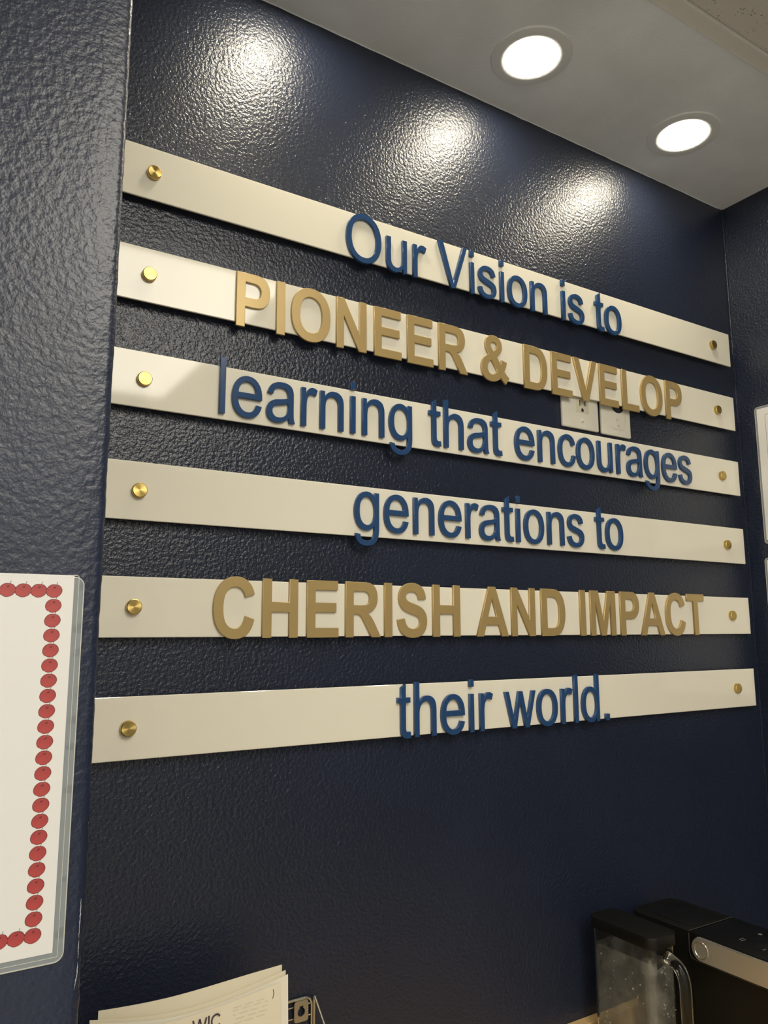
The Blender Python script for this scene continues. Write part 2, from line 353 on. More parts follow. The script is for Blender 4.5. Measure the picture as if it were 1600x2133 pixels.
# ------------------------------------------------------------------ lettering (outlines in 2048-unit em)
G = {
'l': 'M131 0V1466H311V0Z', 'i': 'M136 1259V1466H316V1259ZM136 0V1062H316V0Z', '.': 'M186 0V205H391V0Z',
'r': 'M133 0V1062H295V901Q357 1014 409 1050Q462 1086 525 1086Q616 1086 710 1028L648 861Q582 900 516 900Q457 900 410 864Q363 829 343 766Q313 670 313 556V0Z',
'n': 'M135 0V1062H297V911Q414 1086 635 1086Q731 1086 811 1051Q892 1017 932 961Q972 905 988 828Q998 778 998 653V0H818V646Q818 756 797 810Q776 865 722 897Q669 930 597 930Q482 930 398 857Q315 784 315 580V0Z',
'h': 'M135 0V1466H315V940Q441 1086 633 1086Q751 1086 838 1039Q925 993 962 911Q1000 829 1000 673V0H820V673Q820 808 761 869Q703 931 596 931Q516 931 445 889Q375 848 345 777Q315 706 315 581V0Z',
'u': 'M831 0V156Q707 -24 494 -24Q400 -24 318 12Q237 48 197 102Q158 157 142 236Q131 289 131 404V1062H311V473Q311 332 322 283Q339 212 394 171Q449 131 530 131Q611 131 682 172Q753 214 782 285Q812 357 812 493V1062H992V0Z',
'o': 'M68 531Q68 826 232 968Q369 1086 566 1086Q785 1086 924 942Q1063 799 1063 546Q1063 341 1001 223Q940 106 822 41Q705 -24 566 -24Q343 -24 205 119Q68 262 68 531ZM253 531Q253 327 342 225Q431 124 566 124Q700 124 789 226Q878 328 878 537Q878 734 788 835Q699 937 566 937Q431 937 342 836Q253 735 253 531Z',
'c': 'M828 389L1005 366Q976 183 856 79Q737 -24 563 -24Q345 -24 212 118Q80 261 80 527Q80 699 137 828Q194 957 310 1021Q427 1086 564 1086Q737 1086 847 998Q957 911 988 750L813 723Q788 830 724 884Q661 938 571 938Q435 938 350 840Q265 743 265 532Q265 318 347 221Q429 124 561 124Q667 124 738 189Q809 254 828 389Z',
'e': 'M862 342L1048 319Q1004 156 885 66Q766 -24 581 -24Q348 -24 211 119Q75 263 75 522Q75 790 213 938Q351 1086 571 1086Q784 1086 919 941Q1054 796 1054 533L1053 485H261Q271 310 360 217Q449 124 582 124Q681 124 751 176Q821 228 862 342ZM271 633H864Q852 767 796 834Q710 938 573 938Q449 938 364 855Q280 772 271 633Z',
's': 'M63 317L241 345Q256 238 324 181Q393 124 516 124Q640 124 700 174Q760 225 760 293Q760 354 707 389Q670 413 523 450Q325 500 248 536Q172 573 132 637Q93 702 93 780Q93 851 125 911Q158 972 214 1012Q256 1043 328 1064Q401 1086 484 1086Q609 1086 703 1050Q798 1014 843 952Q888 891 905 788L729 764Q717 846 659 892Q602 938 497 938Q373 938 320 897Q267 856 267 801Q267 766 289 738Q311 709 358 690Q385 680 517 644Q708 593 783 560Q859 528 902 466Q945 404 945 312Q945 222 892 142Q840 63 741 19Q642 -24 517 -24Q310 -24 201 62Q93 148 63 317Z',
't': 'M528 161L554 2Q478 -14 418 -14Q320 -14 266 17Q212 48 190 98Q168 149 168 311V922H36V1062H168V1325L347 1433V1062H528V922H347V301Q347 224 356 202Q366 180 387 167Q409 154 449 154Q479 154 528 161Z',
'a': 'M828 131Q728 46 635 11Q543 -24 437 -24Q262 -24 168 61Q74 147 74 280Q74 358 109 422Q145 487 202 526Q260 565 332 585Q385 599 492 612Q710 638 813 674L814 721Q814 831 763 876Q694 937 558 937Q431 937 370 892Q310 848 281 735L105 759Q129 872 184 941Q239 1011 343 1048Q447 1086 584 1086Q720 1086 805 1054Q890 1022 930 973Q970 925 986 851Q995 805 995 685V445Q995 194 1006 127Q1018 61 1052 0H864Q836 56 828 131ZM813 533Q715 493 519 465Q408 449 362 429Q316 409 291 370Q266 332 266 285Q266 213 320 165Q375 117 480 117Q584 117 665 162Q746 208 784 287Q813 348 813 467Z',
'g': 'M102 -88L277 -114Q288 -195 338 -232Q405 -282 521 -282Q646 -282 714 -232Q782 -182 806 -92Q820 -37 819 139Q701 0 525 0Q306 0 186 158Q66 316 66 537Q66 689 121 817Q176 946 280 1016Q385 1086 526 1086Q714 1086 836 934V1062H1002V144Q1002 -104 951 -207Q901 -311 791 -371Q682 -431 522 -431Q332 -431 215 -345Q98 -260 102 -88ZM251 550Q251 341 334 245Q417 149 542 149Q666 149 750 244Q834 340 834 544Q834 739 747 838Q661 937 539 937Q419 937 335 839Q251 742 251 550Z',
'd': 'M824 0V134Q723 -24 527 -24Q400 -24 293 46Q187 116 128 241Q70 367 70 530Q70 689 123 818Q176 948 282 1017Q388 1086 519 1086Q615 1086 690 1045Q765 1005 812 940V1466H991V0ZM255 530Q255 326 341 225Q427 124 544 124Q662 124 744 220Q827 317 827 515Q827 733 743 835Q659 937 536 937Q416 937 335 839Q255 741 255 530Z',
'w': 'M331 0L6 1062H192L361 449L424 221L479 440L648 1062H833L992 446L1045 243L1106 448L1288 1062H1463L1131 0H944L775 636L734 817L519 0Z',
'O': 'M99 714Q99 1079 295 1285Q491 1492 801 1492Q1004 1492 1167 1395Q1330 1298 1415 1124Q1501 951 1501 731Q1501 508 1411 332Q1321 156 1156 65Q991 -25 800 -25Q593 -25 430 75Q267 175 183 348Q99 521 99 714ZM299 711Q299 446 441 293Q584 141 799 141Q1018 141 1159 295Q1301 449 1301 732Q1301 911 1240 1044Q1180 1178 1063 1251Q947 1325 802 1325Q596 1325 447 1183Q299 1042 299 711Z',
'V': 'M577 0L9 1466H219L600 401L677 161L756 401L1152 1466H1350L776 0Z',
'bP': 'M149 0V1466H624Q894 1466 976 1444Q1102 1411 1187 1300Q1272 1190 1272 1015Q1272 880 1223 788Q1174 696 1098 643Q1023 591 945 574Q839 553 638 553H445V0ZM445 1218V802H607Q782 802 841 825Q900 848 933 897Q967 946 967 1011Q967 1091 920 1143Q873 1195 801 1208Q748 1218 588 1218Z',
'bI': 'M140 0V1466H436V0Z',
'bO': 'M89 724Q89 948 156 1100Q206 1212 292 1301Q379 1390 482 1433Q619 1491 798 1491Q1122 1491 1316 1290Q1511 1089 1511 731Q1511 376 1318 175Q1125 -25 802 -25Q475 -25 282 174Q89 374 89 724ZM394 734Q394 485 509 356Q624 228 801 228Q978 228 1091 355Q1205 483 1205 738Q1205 990 1094 1114Q984 1238 801 1238Q618 1238 506 1112Q394 987 394 734Z',
'bN': 'M152 0V1466H440L1040 487V1466H1315V0H1018L427 956V0Z',
'bE': 'M149 0V1466H1236V1218H445V893H1181V646H445V247H1264V0Z',
'bR': 'M150 0V1466H773Q1008 1466 1114 1426Q1221 1387 1285 1286Q1349 1185 1349 1055Q1349 890 1252 782Q1155 675 962 647Q1058 591 1120 524Q1183 457 1289 286L1468 0H1114L900 319Q786 490 744 534Q702 579 655 595Q608 612 506 612H446V0ZM446 846H665Q878 846 931 864Q984 882 1014 926Q1044 970 1044 1036Q1044 1110 1004 1155Q965 1201 893 1213Q857 1218 677 1218H446Z',
'b&': 'M1433 186L1247 -43Q1118 33 1007 149Q920 65 815 20Q711 -25 563 -25Q300 -25 172 110Q60 228 60 396Q60 548 151 660Q242 772 411 846Q336 936 302 1009Q269 1082 269 1149Q269 1290 375 1390Q482 1491 686 1491Q880 1491 985 1392Q1091 1293 1091 1153Q1091 1062 1037 983Q984 904 830 807L1003 576Q1041 634 1069 737L1320 680Q1283 560 1250 492Q1217 424 1177 375Q1233 322 1298 272Q1363 222 1433 186ZM672 964L756 1028Q845 1097 845 1153Q845 1200 803 1232Q758 1266 684 1266Q609 1266 567 1230Q526 1194 526 1147Q526 1100 596 1030ZM559 672Q465 625 416 557Q367 489 367 409Q367 318 424 262Q481 205 577 205Q640 205 699 231Q759 258 830 324Z',
'bD': 'M148 1466H689Q872 1466 968 1438Q1097 1400 1189 1303Q1281 1206 1329 1065Q1377 925 1377 719Q1377 538 1332 407Q1277 247 1175 148Q1098 73 967 31Q869 0 705 0H148ZM444 1218V247H665Q789 247 844 261Q916 279 963 322Q1011 365 1041 463Q1071 562 1071 732Q1071 902 1041 993Q1011 1084 957 1135Q903 1186 820 1204Q758 1218 577 1218Z',
'bV': 'M523 0L-1 1466H320L691 381L1050 1466H1364L839 0Z',
'bL': 'M157 0V1466H453V247H1189V0Z',
'bC': 'M1087 539L1374 448Q1308 208 1154 91Q1001 -25 765 -25Q473 -25 285 174Q97 374 97 720Q97 1086 286 1288Q475 1491 783 1491Q1052 1491 1220 1332Q1320 1238 1370 1062L1077 992Q1051 1106 968 1172Q886 1238 768 1238Q605 1238 503 1121Q402 1004 402 742Q402 464 502 346Q602 228 762 228Q880 228 965 303Q1050 378 1087 539Z',
'bH': 'M150 0V1466H446V889H1026V1466H1322V0H1026V641H446V0Z',
'bS': 'M74 477L362 505Q388 360 467 292Q547 224 682 224Q825 224 897 284Q970 345 970 426Q970 478 939 514Q909 551 833 578Q781 596 596 642Q358 701 262 787Q127 908 127 1082Q127 1194 190 1291Q254 1389 373 1440Q493 1491 662 1491Q938 1491 1077 1370Q1217 1249 1224 1047L928 1034Q909 1147 846 1196Q784 1246 659 1246Q530 1246 457 1193Q410 1159 410 1102Q410 1050 454 1013Q510 966 726 915Q942 864 1045 809Q1149 755 1207 660Q1266 566 1266 427Q1266 301 1196 191Q1126 81 998 27Q870 -26 679 -26Q401 -26 252 102Q103 231 74 477Z',
'bA': 'M1471 0H1149L1021 333H435L314 0H0L571 1466H884ZM926 580L724 1124L526 580Z',
'bM': 'M145 0V1466H588L854 466L1117 1466H1561V0H1286V1154L995 0H710L420 1154V0Z',
'bT': 'M479 0V1218H44V1466H1209V1218H775V0Z',
# geometric sans capitals for the printed heading
'gW': 'M440 0L20 1434H230L560 280L915 1434H1105L1450 280L1790 1434H1985L1560 0H1345L1005 1120L655 0Z',
'gI': 'M160 0V1434H365V0Z',
'gC': 'M1290 330L1165 200Q1010 165 860 165Q610 165 450 320Q295 480 295 717Q295 955 450 1112Q610 1270 860 1270Q1040 1270 1165 1215L1290 1105Q1210 1350 880 1450Q530 1450 308 1243Q88 1035 88 717Q88 400 308 192Q530 -16 870 -16Q1120 -16 1290 150Z',
}
G['gC'] = 'M1160 395L1290 268Q1115 -16 780 -16Q450 -16 240 192Q30 400 30 717Q30 1034 240 1242Q450 1450 780 1450Q1115 1450 1290 1166L1160 1039Q1020 1268 790 1268Q545 1268 392 1112Q240 955 240 717Q240 479 392 322Q545 166 790 166Q1020 166 1160 395Z'
ADV = dict(l=455, i=455, r=682, n=1139, h=1139, u=1139, o=1139, c=1024, e=1139, s=1024, t=569, a=1139, g=1139, d=1139, w=1479, O=1593, V=1366)
ADV.update({'.': 569, ' ': 569})
ADVB = dict(P=1366, I=569, O=1593, N=1479, E=1366, R=1479, D=1479, V=1366, L=1251, C=1479, H=1479, S=1366, A=1479, M=1706, T=1251)
ADVB.update({'&': 1479, ' ': 569})
import re
def contours(path):
    out = []; cur = []; x = y = 0
    for c, args in re.findall(r'([MLHVQZ])([^MLHVQZ]*)', path):
        v = [float(t) for t in args.split()]
        if c == 'M': cur = [(v[0], v[1])]; x, y = v
        elif c == 'L': x, y = v; cur.append((x, y))
        elif c == 'H': x = v[0]; cur.append((x, y))
        elif c == 'V': y = v[0]; cur.append((x, y))
        elif c == 'Q':
            x0, y0 = x, y
            for k in range(1, 6):
                t = k / 5
                cur.append(((1-t)**2*x0 + 2*t*(1-t)*v[0] + t*t*v[2], (1-t)**2*y0 + 2*t*(1-t)*v[1] + t*t*v[3]))
            x, y = v[2], v[3]
        elif c == 'Z':
            if cur[0] == cur[-1]: cur.pop()
            out.append(cur)
    return out
def glyph_mesh(key, sx, sz, thick, m, bev=.006):
    """solid letter lying in the x-z plane, front towards -y, in metres"""
    cu = bpy.data.curves.new('glyph', 'CURVE'); cu.dimensions = '2D'; cu.fill_mode = 'BOTH'
    for c in contours(G[key]):
        sp = cu.splines.new('POLY'); sp.points.add(len(c) - 1); sp.use_cyclic_u = True
        for p, (a, b) in zip(sp.points, c): p.co = (a * sx * S, b * sz * S, 0, 1)
    cu.extrude = max(thick / 2 - bev, .0001) * S
    if bev: cu.bevel_depth = bev * S; cu.bevel_resolution = 1; cu.offset = -bev * S
    o = bpy.data.objects.new('glyph', cu); col.objects.link(o)
    dg = bpy.context.evaluated_depsgraph_get()
    me = bpy.data.meshes.new_from_object(o.evaluated_get(dg))
    bpy.data.objects.remove(o); bpy.data.curves.remove(cu)
    me.transform(Matrix.Rotation(math.radians(90), 4, 'X'))
    me.materials.clear(); me.materials.append(m)
    return me
_cache = {}
ST = .045     # strip thickness; its front face is y = 0
ROWS = [
 ('Our Vision is to', 0, 1.262, -13.05, 6.02e-4, 7.2e-4, .19, 'topmost white sign strip, blue letters Our Vision is to'),
 ('PIONEER & DEVELOP', 1, -.6855, -15.42, 6.035e-4, 7.35e-4, -1.775, 'second white sign strip, gold letters PIONEER & DEVELOP'),
 ('learning that encourages', 0, -2.606, -15.68, 5.99e-4, 7.2e-4, -3.51, 'third white sign strip, blue letters learning that encourages'),
 ('generations to', 0, -4.562, -12.815, 5.99e-4, 7.2e-4, -5.445, 'fourth white sign strip, blue letters generations to'),
 ('CHERISH AND IMPACT', 1, -6.513, -15.65, 6.013e-4, 7.28e-4, -7.535, 'fifth white sign strip, gold letters CHERISH AND IMPACT'),
 ('their world.', 0, -8.46, -11.815, 6.05e-4, 7.3e-4, -9.49, 'lowest white sign strip, blue letters their world.'),
]
SX0, SX1 = -17.775, 0.0
def standoff_mesh():
    bm = bmesh.new(); c = (0, .2, CTZ - .92 / S)    # layout origin -> world 0
    prof = [(0, -.085), (.114, -.085), (.125, -.076), (.127, -.065), (.127, 0), (.10, 0), (.10, .2), (0, .2)]
    lathe(bm, c, prof, 'y', 40)
    bmesh.ops.recalc_face_normals(bm, faces=bm.faces)
    me = bpy.data.meshes.new('standoff'); bm.to_mesh(me); bm.free(); me.materials.append(BRASS)
    for p in me.polygons: p.use_smooth = True
    try: me.set_sharp_from_angle(angle=math.radians(18))
    except Exception: pass
    return me
STAND = standoff_mesh()
for txt, gold, zt, u0, sx, sz, zb, label in ROWS:
    root = tag(empty('sign_strip', P(-8.89, .2, zt - .5)), label, 'sign', 'white sign strips on the navy wall')
    bm = bmesh.new(); box(bm, (SX0, 0, zt - 1), (SX1, ST, zt), bevel=.008, seg=1)
    finish('acrylic_panel', bm, ACRY, root, P(-8.89, ST, zt - .5))
    zc = zt - .5
    for x in (-16.945, -.83):
        o = bpy.data.objects.new('brass_standoff', STAND); col.objects.link(o); o.parent = root
        o.location = P(x, 0, zc) - world_loc(root)
    x = u0; adv = ADVB if gold else ADV; th = .052 if gold else .072
    for ch in txt:
        if ch != ' ':
            key = ('b' + ch) if gold else ch
            ck = (key, sx, sz)
            if ck not in _cache:
                _cache[ck] = glyph_mesh(key, sx, sz, th, GOLD if gold else BLUE, .007 if gold else .005)
            o = bpy.data.objects.new('letter', _cache[ck]); col.objects.link(o); o.parent = root
            o.location = P(x, -th / 2 - .001, zb) - world_loc(root)
            o['label'] = ('gold' if gold else 'blue') + ' raised ' + ('full stop' if ch == '.' else 'ampersand' if ch == '&' else 'letter ' + ch)
        x += adv[ch] * sx

# ------------------------------------------------------------------ outlet plates between strips two and three
def screw(bm, c, r=.055, mi=1):
    lathe(bm, c, [(0, -.022), (r * .7, -.020), (r, -.006), (r, .02)], 'y', 20, mi)
t = tag(empty('outlet_plate', P(-6.20, .2, -1.55)), 'ivory wall outlet plate with receptacle slots, behind the second strip', 'wall outlet')
bm = bmesh.new(); prism(bm, rrect(-6.83, -2.465, -5.565, -.72, .05), .2, .115, bevel=.035); finish('cover_plate', bm, PLATE, t, P(-6.2, .2, -1.55), True)
bm = bmesh.new(); prism(bm, rrect(-6.365, -2.035, -5.925, -1.10, .02), .14, .105, bevel=.008); rc = finish('receptacle', bm, RECEP, t, P(-6.15, .12, -1.5), True)
bm = bmesh.new()
for zc in (-1.80, -1.35):
    box(bm, (-6.245, .11, zc - .075), (-6.215, .1035, zc + .075)); box(bm, (-6.065, .11, zc - .06), (-6.035, .1035, zc + .06))
    prism(bm, rrect(-6.185, zc - .215, -6.105, zc - .125, .038, 4, (1, 1, 0, 0)), .11, .1035)
finish('slots', bm, DARK, rc, P(-6.15, .1, -1.6))
bm = bmesh.new(); screw(bm, (-6.153, .105, -2.25), .04, 0); finish('screw', bm, RECEP, t, P(-6.15, .1, -2.25), True)
t = tag(empty('cable_plate', P(-4.92, .2, -1.55)), 'ivory wall plate with round dark cable hole, right of the outlet', 'wall plate')
bm = bmesh.new(); prism(bm, rrect(-5.46, -2.48, -4.375, -.72, .05), .2, .115, bevel=.035); finish('cover_plate', bm, PLATE, t, P(-4.92, .2, -1.55), True)
bm = bmesh.new(); prism(bm, rrect(-5.20, -2.30, -4.56, -.90, .16), .12, .106, bevel=.006); finish('raised_panel', bm, PLATE, t, P(-4.92, .11, -1.6), True)
bm = bmesh.new(); lathe(bm, (-4.86, .103, -1.60), [(0, 0), (.255, 0), (.262, .01)], 'y', 32); finish('cable_hole', bm, DARK, t, P(-4.86, .103, -1.6))
for x, z in ((-4.90, -2.03), (-4.86, -2.18)):
    bm = bmesh.new(); screw(bm, (x, .10, z), .038, 0); finish('screw', bm, RECEP, t, P(x, .1, z), True)

# ------------------------------------------------------------------ laminated sheet with apple border (left wall)
t = tag(empty('laminated_sheet', P(-20.1, NY, -8.75)), 'laminated white sheet with red apple border on the left wall', 'sign')
f = NY
px1, pz1, pz0 = -18.595, -6.81, -10.69; px0 = px1 - 3.04
bm = bmesh.new(); prism(bm, rrect(px0 - .11, pz0 - .10, px1 + .105, pz1 - .02, .09), f - .001, f - .010, bevel=.002)
fm = finish('film', bm, FILM, t, P(-20.1, f, -8.8))
bm = bmesh.new()
tube(bm, [(a, f - .009, b) for a, b in rrect(px0 - .11, pz0 - .10, px1 + .105, pz1 - .02, .09)], .007, 4, closed=True)
tube(bm, [(a, f - .009, b) for a, b in rrect(px0 - .05, pz0 - .05, px1 + .05, pz1 + .0, .02)], .004, 4, closed=True)
finish('film_edge', bm, FILME, fm, P(-20.1, f, -8.8))
bm = bmesh.new(); prism(bm, [(px0, pz0), (px1, pz0), (px1, pz1), (px0, pz1)], f - .008, f - .014)
pp = finish('paper', bm, PAPER, t, P(-20.1, f - .014, -8.8))
def apple_mesh():
    bm = bmesh.new(); O = P(0, 0, 0)
    def prof(s):
        out = []
        for i in range(32):
            a = 2 * math.pi * i / 32
            r = 1 - .05 * math.exp(-((a - math.radians(85)) / .3) ** 2) - .07 * math.exp(-((a - math.radians(238)) / .16) ** 2)
            if math.sin(a) < 0: r *= 1 - .10 * abs(math.sin(a)) * (1 + math.cos(a)) / 2
            x, z = math.cos(a) * r * .083, math.sin(a) * r * .077
            out.append(((x + .07 * z) * s, (z - .02 * x) * s))
        return out
    def face(pts, y, mi):
        fc = bm.faces.new([bm.verts.new(P(x, y, z) - O) for x, z in pts]); fc.material_index = mi
    face(prof(1.0), 0, 1); face(prof(.93), -.0008, 0)
    face([(.012, .03), (-.012, .028), (-.006, .044), (.02, .05)], -.0014, 1)
    face([(.012, .052), (.016, .052), (.034, .098), (.029, .100)], -.0018, 2)
    for fc in bm.faces:
        if fc.normal.y > 0: fc.normal_flip()
    bm.normal_update()
    for fc in bm.faces:
        if fc.normal.y > 0: fc.normal_flip()
    me = bpy.data.meshes.new('printed_apple'); bm.to_mesh(me); bm.free()
    for m in (RED, REDD, STEM): me.materials.append(m)
    return me
AP = apple_mesh(); pitch = (10.72 - 7.02) / 23
ax, az = -18.795, -6.986
pitch = .1593
apples = [(ax + .0, az - pitch * i) for i in range(23)] + [(ax - pitch * .968 * i, z) for i in range(1, 17) for z in (az, az - pitch * 22)] + [(ax - pitch * .968 * 17, az - pitch * i) for i in range(23)]
for x, z in apples:
    o = bpy.data.objects.new('printed_apple', AP); col.objects.link(o); o.parent = pp
    o.location = P(x, f - .0155, z) - world_loc(pp)

# ------------------------------------------------------------------ notices on the right wall
def notice(y0, y1, z0, z1, label):
    t = tag(empty('laminated_notice', P(WX1, (y0 + y1) / 2, z0)), label, 'notice', 'laminated notices on the right wall')
    X = WX1
    bm = bmesh.new(); prism(bm, rrect(y0, z0, y1, z1, .09), X - .002, X - .014, axis='x'); fm = finish('film', bm, FILM, t, P(X, y0, z0))
    bm = bmesh.new(); tube(bm, [(X - .013, a, b) for a, b in rrect(y0, z0, y1, z1, .09)], .008, 4, closed=True); finish('film_edge', bm, FILME, fm, P(X, y0, z0))
    bm = bmesh.new(); prism(bm, [(y0 + .1, z0 + .1), (y1 - .06, z0 + .1), (y1 - .06, z1 - .06), (y0 + .1, z1 - .06)], X - .012, X - .02, axis='x')
    pp = finish('paper', bm, PAPER, t, P(X, y0, z0))
    bm = bmesh.new(); a, b, c, d = y0 + .3, y1 - .3, z0 + .3, z1 - .26; q = .008
    for (ya, yb, za, zb) in ((a, b, c, c + q), (a, b, d - q, d), (a, a + q, c, d), (b - q, b, c, d)):
        box(bm, (X - .0215, ya, za), (X - .0195, yb, zb))
    finish('border_line', bm, STEM, pp, P(X, y0, z0))
notice(-3.4, -.35, -4.99, -1.02, 'laminated notice with thin border on the right wall, upper one')
notice(-3.4, -.30, -9.35, -5.40, 'laminated notice low on the right wall, below the bordered one')

# ------------------------------------------------------------------ counter and backsplash
t = empty('countertop', P(-9, -8, CTZ)); tag(t, 'maple coloured laminate countertop with low backsplash along the navy wall', 'countertop')
bm = bmesh.new(); box(bm, (WX0, -8.5, CTZ - .5), (WX1 - .003, WY - .003, CTZ), bevel=.03); finish('worktop', bm, WOOD, t, P(-9, -4, CTZ - .2))
bm = bmesh.new(); box(bm, (WX0 + .005, WY - .26, CTZ), (WX1 - .003, WY - .003, -15.76), bevel=.02); finish('backsplash', bm, WOOD, t, P(-9, 0, -16.4))
t2 = empty('base_cabinet', P(-9, -4, FZ)); tag(t2, 'cream base cabinet under the countertop, out of view', 'cabinet')
bm = bmesh.new(); box(bm, (WX0 + .1, -8.0, FZ), (WX1 - .1, WY - .1, CTZ - .5)); finish('carcass', bm, CREAM, t2, P(-9, -4, FZ))
for k in range(4):
    x0 = WX0 + .2 + k * 4.6
    bm = bmesh.new(); box(bm, (x0, -8.25, FZ + 1.3), (x0 + 4.4, -8.0, CTZ - .6), bevel=.05); finish('door', bm, CREAM, t2, P(x0, -8.1, FZ + 1.3))

# ------------------------------------------------------------------ wire basket with papers
t = tag(empty('wire_basket', P(-15.7, .2, -16.4)), 'satin metal wire letter basket hung on the wall, holding papers', 'basket')
bx0, bx1, bt, bb = -18.0, -13.50, -13.78, -15.72
def arc_pts(fn, pts): return [fn(a, b) for a, b in pts]
bm = bmesh.new(); tube(bm, arc_pts(lambda a, b: (a, .15, b), rrect(bx0, bb, bx1, bt, .13)), .024, 8, closed=True); finish('back_frame', bm, WIRE, t, P(-15.7, .15, -14.7), True)
bm = bmesh.new()
x = bx1 - .49
while x > bx0: tube(bm, [(x, .165, bb), (x, .165, bt)], .010, 6); x -= .275
z = bt - .115
while z > bb: tube(bm, [(bx0, .155, z), (bx1, .155, z)], .010, 6); z -= .185
tag(finish('back_grid', bm, WIRE, t, P(-15.7, .16, -14.7), True), kind='stuff')
fy = -1.45; fz = -15.1
bm = bmesh.new()
for xx in (bx0 - .03, bx1 + .045):
    tube(bm, [(xx, .14, bt - .02), (xx, .14, bb), (xx, fy, bb), (xx, fy, fz), (xx, .12, bt - .01)], .022, 8)
finish('side_frame', bm, WIRE, t, P(-15.7, -.5, -15), True)
bm = bmesh.new(); tube(bm, [(bx0 - .03, fy, fz), (bx1 + .045, fy, fz)], .022, 8); tube(bm, [(bx0 - .03, fy, bb), (bx1 + .045, fy, bb)], .022, 8)
finish('front_frame', bm, WIRE, t, P(-15.7, fy, -15.3), True)
bm = bmesh.new(); x = bx1 - .2
while x > bx0: tube(bm, [(x, fy, fz), (x, fy, bb), (x, .14, bb)], .010, 6); x -= .275
tag(finish('front_grid', bm, WIRE, t, P(-15.7, fy, -15.3), True), kind='stuff')
# hanging plate with keyhole
def keyhole_plate(xc, zc):
    bm = bmesh.new(); yy = .115; n = 72
    outer = rrect(xc - .135, zc - .17, xc + .135, zc + .17, .045, 6)
    def hole(a):
        r = .072; x, z = r * math.cos(a), r * math.sin(a)
        if abs(math.degrees(a) - 90) < 28: k = (a - math.pi / 2) / math.radians(28); x = -.034 * max(-1, min(1, k * 1.6)); z = .104
        return (xc + x, zc - .012 + z)
    inner = [hole(2 * math.pi * i / n) for i in range(n)]
    def rad(poly, a):
        # farthest intersection of a ray from centre with polygon
        best = None; d = (math.cos(a), math.sin(a))
        for i in range(len(poly)):
            x1, z1 = poly[i][0] - xc, poly[i][1] - zc; x2, z2 = poly[(i + 1) % len(poly)][0] - xc, poly[(i + 1) % len(poly)][1] - zc
            ex, ez = x2 - x1, z2 - z1; den = d[0] * ez - d[1] * ex
            if abs(den) < 1e-9: continue
            tt = (x1 * ez - z1 * ex) / den; uu = (x1 * d[1] - z1 * d[0]) / den
            if tt > 0 and -1e-6 <= uu <= 1 + 1e-6: best = max(best or 0, tt)
        return best
    N = 72; A = []; B = []; A2 = []; B2 = []
    for i in range(N):
        a = 2 * math.pi * i / N; ro = rad(outer, a) or .15; hx, hz = hole(a)
        for L, y in ((A, yy), (A2, yy + .02)): L.append(bm.verts.new(P(xc + ro * math.cos(a), y, zc + ro * math.sin(a))))
        for L, y in ((B, yy), (B2, yy + .02)): L.append(bm.verts.new(P(hx, y, hz)))
    for i in range(N):
        j = (i + 1) % N
        bm.faces.new((A[i], A[j], B[j], B[i])); bm.faces.new((A2[i], B2[i], B2[j], A2[j]))
        bm.faces.new((A[i], A2[i], A2[j], A[j])); bm.faces.new((B[i], B[j], B2[j], B2[i]))
    return bm
PL = mat('hanging_plate_metal', (.50, .47, .38), .38, .9)
for xc in (-13.715, -17.75):
    finish('hanging_plate', keyhole_plate(xc, -13.97), PL, t, P(xc, .1, -13.97))
def sheet(name, label, x0, z0, x1, z1, y, m, skew=0., bow=.05, lean=.10):
    """one slightly curved sheet of paper standing in the basket"""
    bm = bmesh.new(); nx, nz = 24, 12; g = []
    for k in range(2):
        g.append([[None] * (nz + 1) for _ in range(nx + 1)])
        for i in range(nx + 1):
            for j in range(nz + 1):
                u, v = i / nx, j / nz
                x = x0 + (x1 - x0) * u + .0 * v
                z = z0 + (z1 + skew * math.sin(math.pi * u) - z0) * v
                yy = y - bow * math.sin(math.pi * u * 1.3) * v + lean * (1 - v) * -1.5 + .02 * math.sin(7 * u + 3 * v) * v
                g[k][i][j] = bm.verts.new(P(x, yy + k * .006, z))
    for i in range(nx):
        for j in range(nz):
            bm.faces.new((g[0][i][j], g[0][i + 1][j], g[0][i + 1][j + 1], g[0][i][j + 1]))
            bm.faces.new((g[1][i][j], g[1][i][j + 1], g[1][i + 1][j + 1], g[1][i + 1][j]))
    for i in range(nx):
        for j in (0, nz): bm.faces.new((g[0][i][j], g[1][i][j], g[1][i + 1][j], g[0][i + 1][j]))
    for j in range(nz):
        for i in (0, nx): bm.faces.new((g[0][i][j], g[0][i][j + 1], g[1][i][j + 1], g[1][i][j]))
    o = finish(name, bm, m, None, P((x0 + x1) / 2, y, z0), True)
    tag(o, label, 'paper', 'papers standing in the wire basket')
    return o
sheet('paper_sheet', 'rearmost cream sheet in the wire basket, its top edge highest', -17.36, -15.6, -14.50, -12.76, -.78, SHEET, -.03)
sheet('paper_sheet', 'cream sheet in the basket reaching farthest left, second from the back', -17.49, -15.65, -14.47, -12.82, -.86, SHEET, -.16, .05)
sheet('paper_sheet', 'pale sheet with show-through print, second from the front in the basket', -17.40, -15.66, -14.46, -12.86, -.93, SHEET2, -.16, .05)
front = sheet('paper_sheet', 'frontmost cream sheet in the basket, printed WIC', -17.50, -15.66, -14.63, -12.93, -1.0, SHEET, -.10, .06)
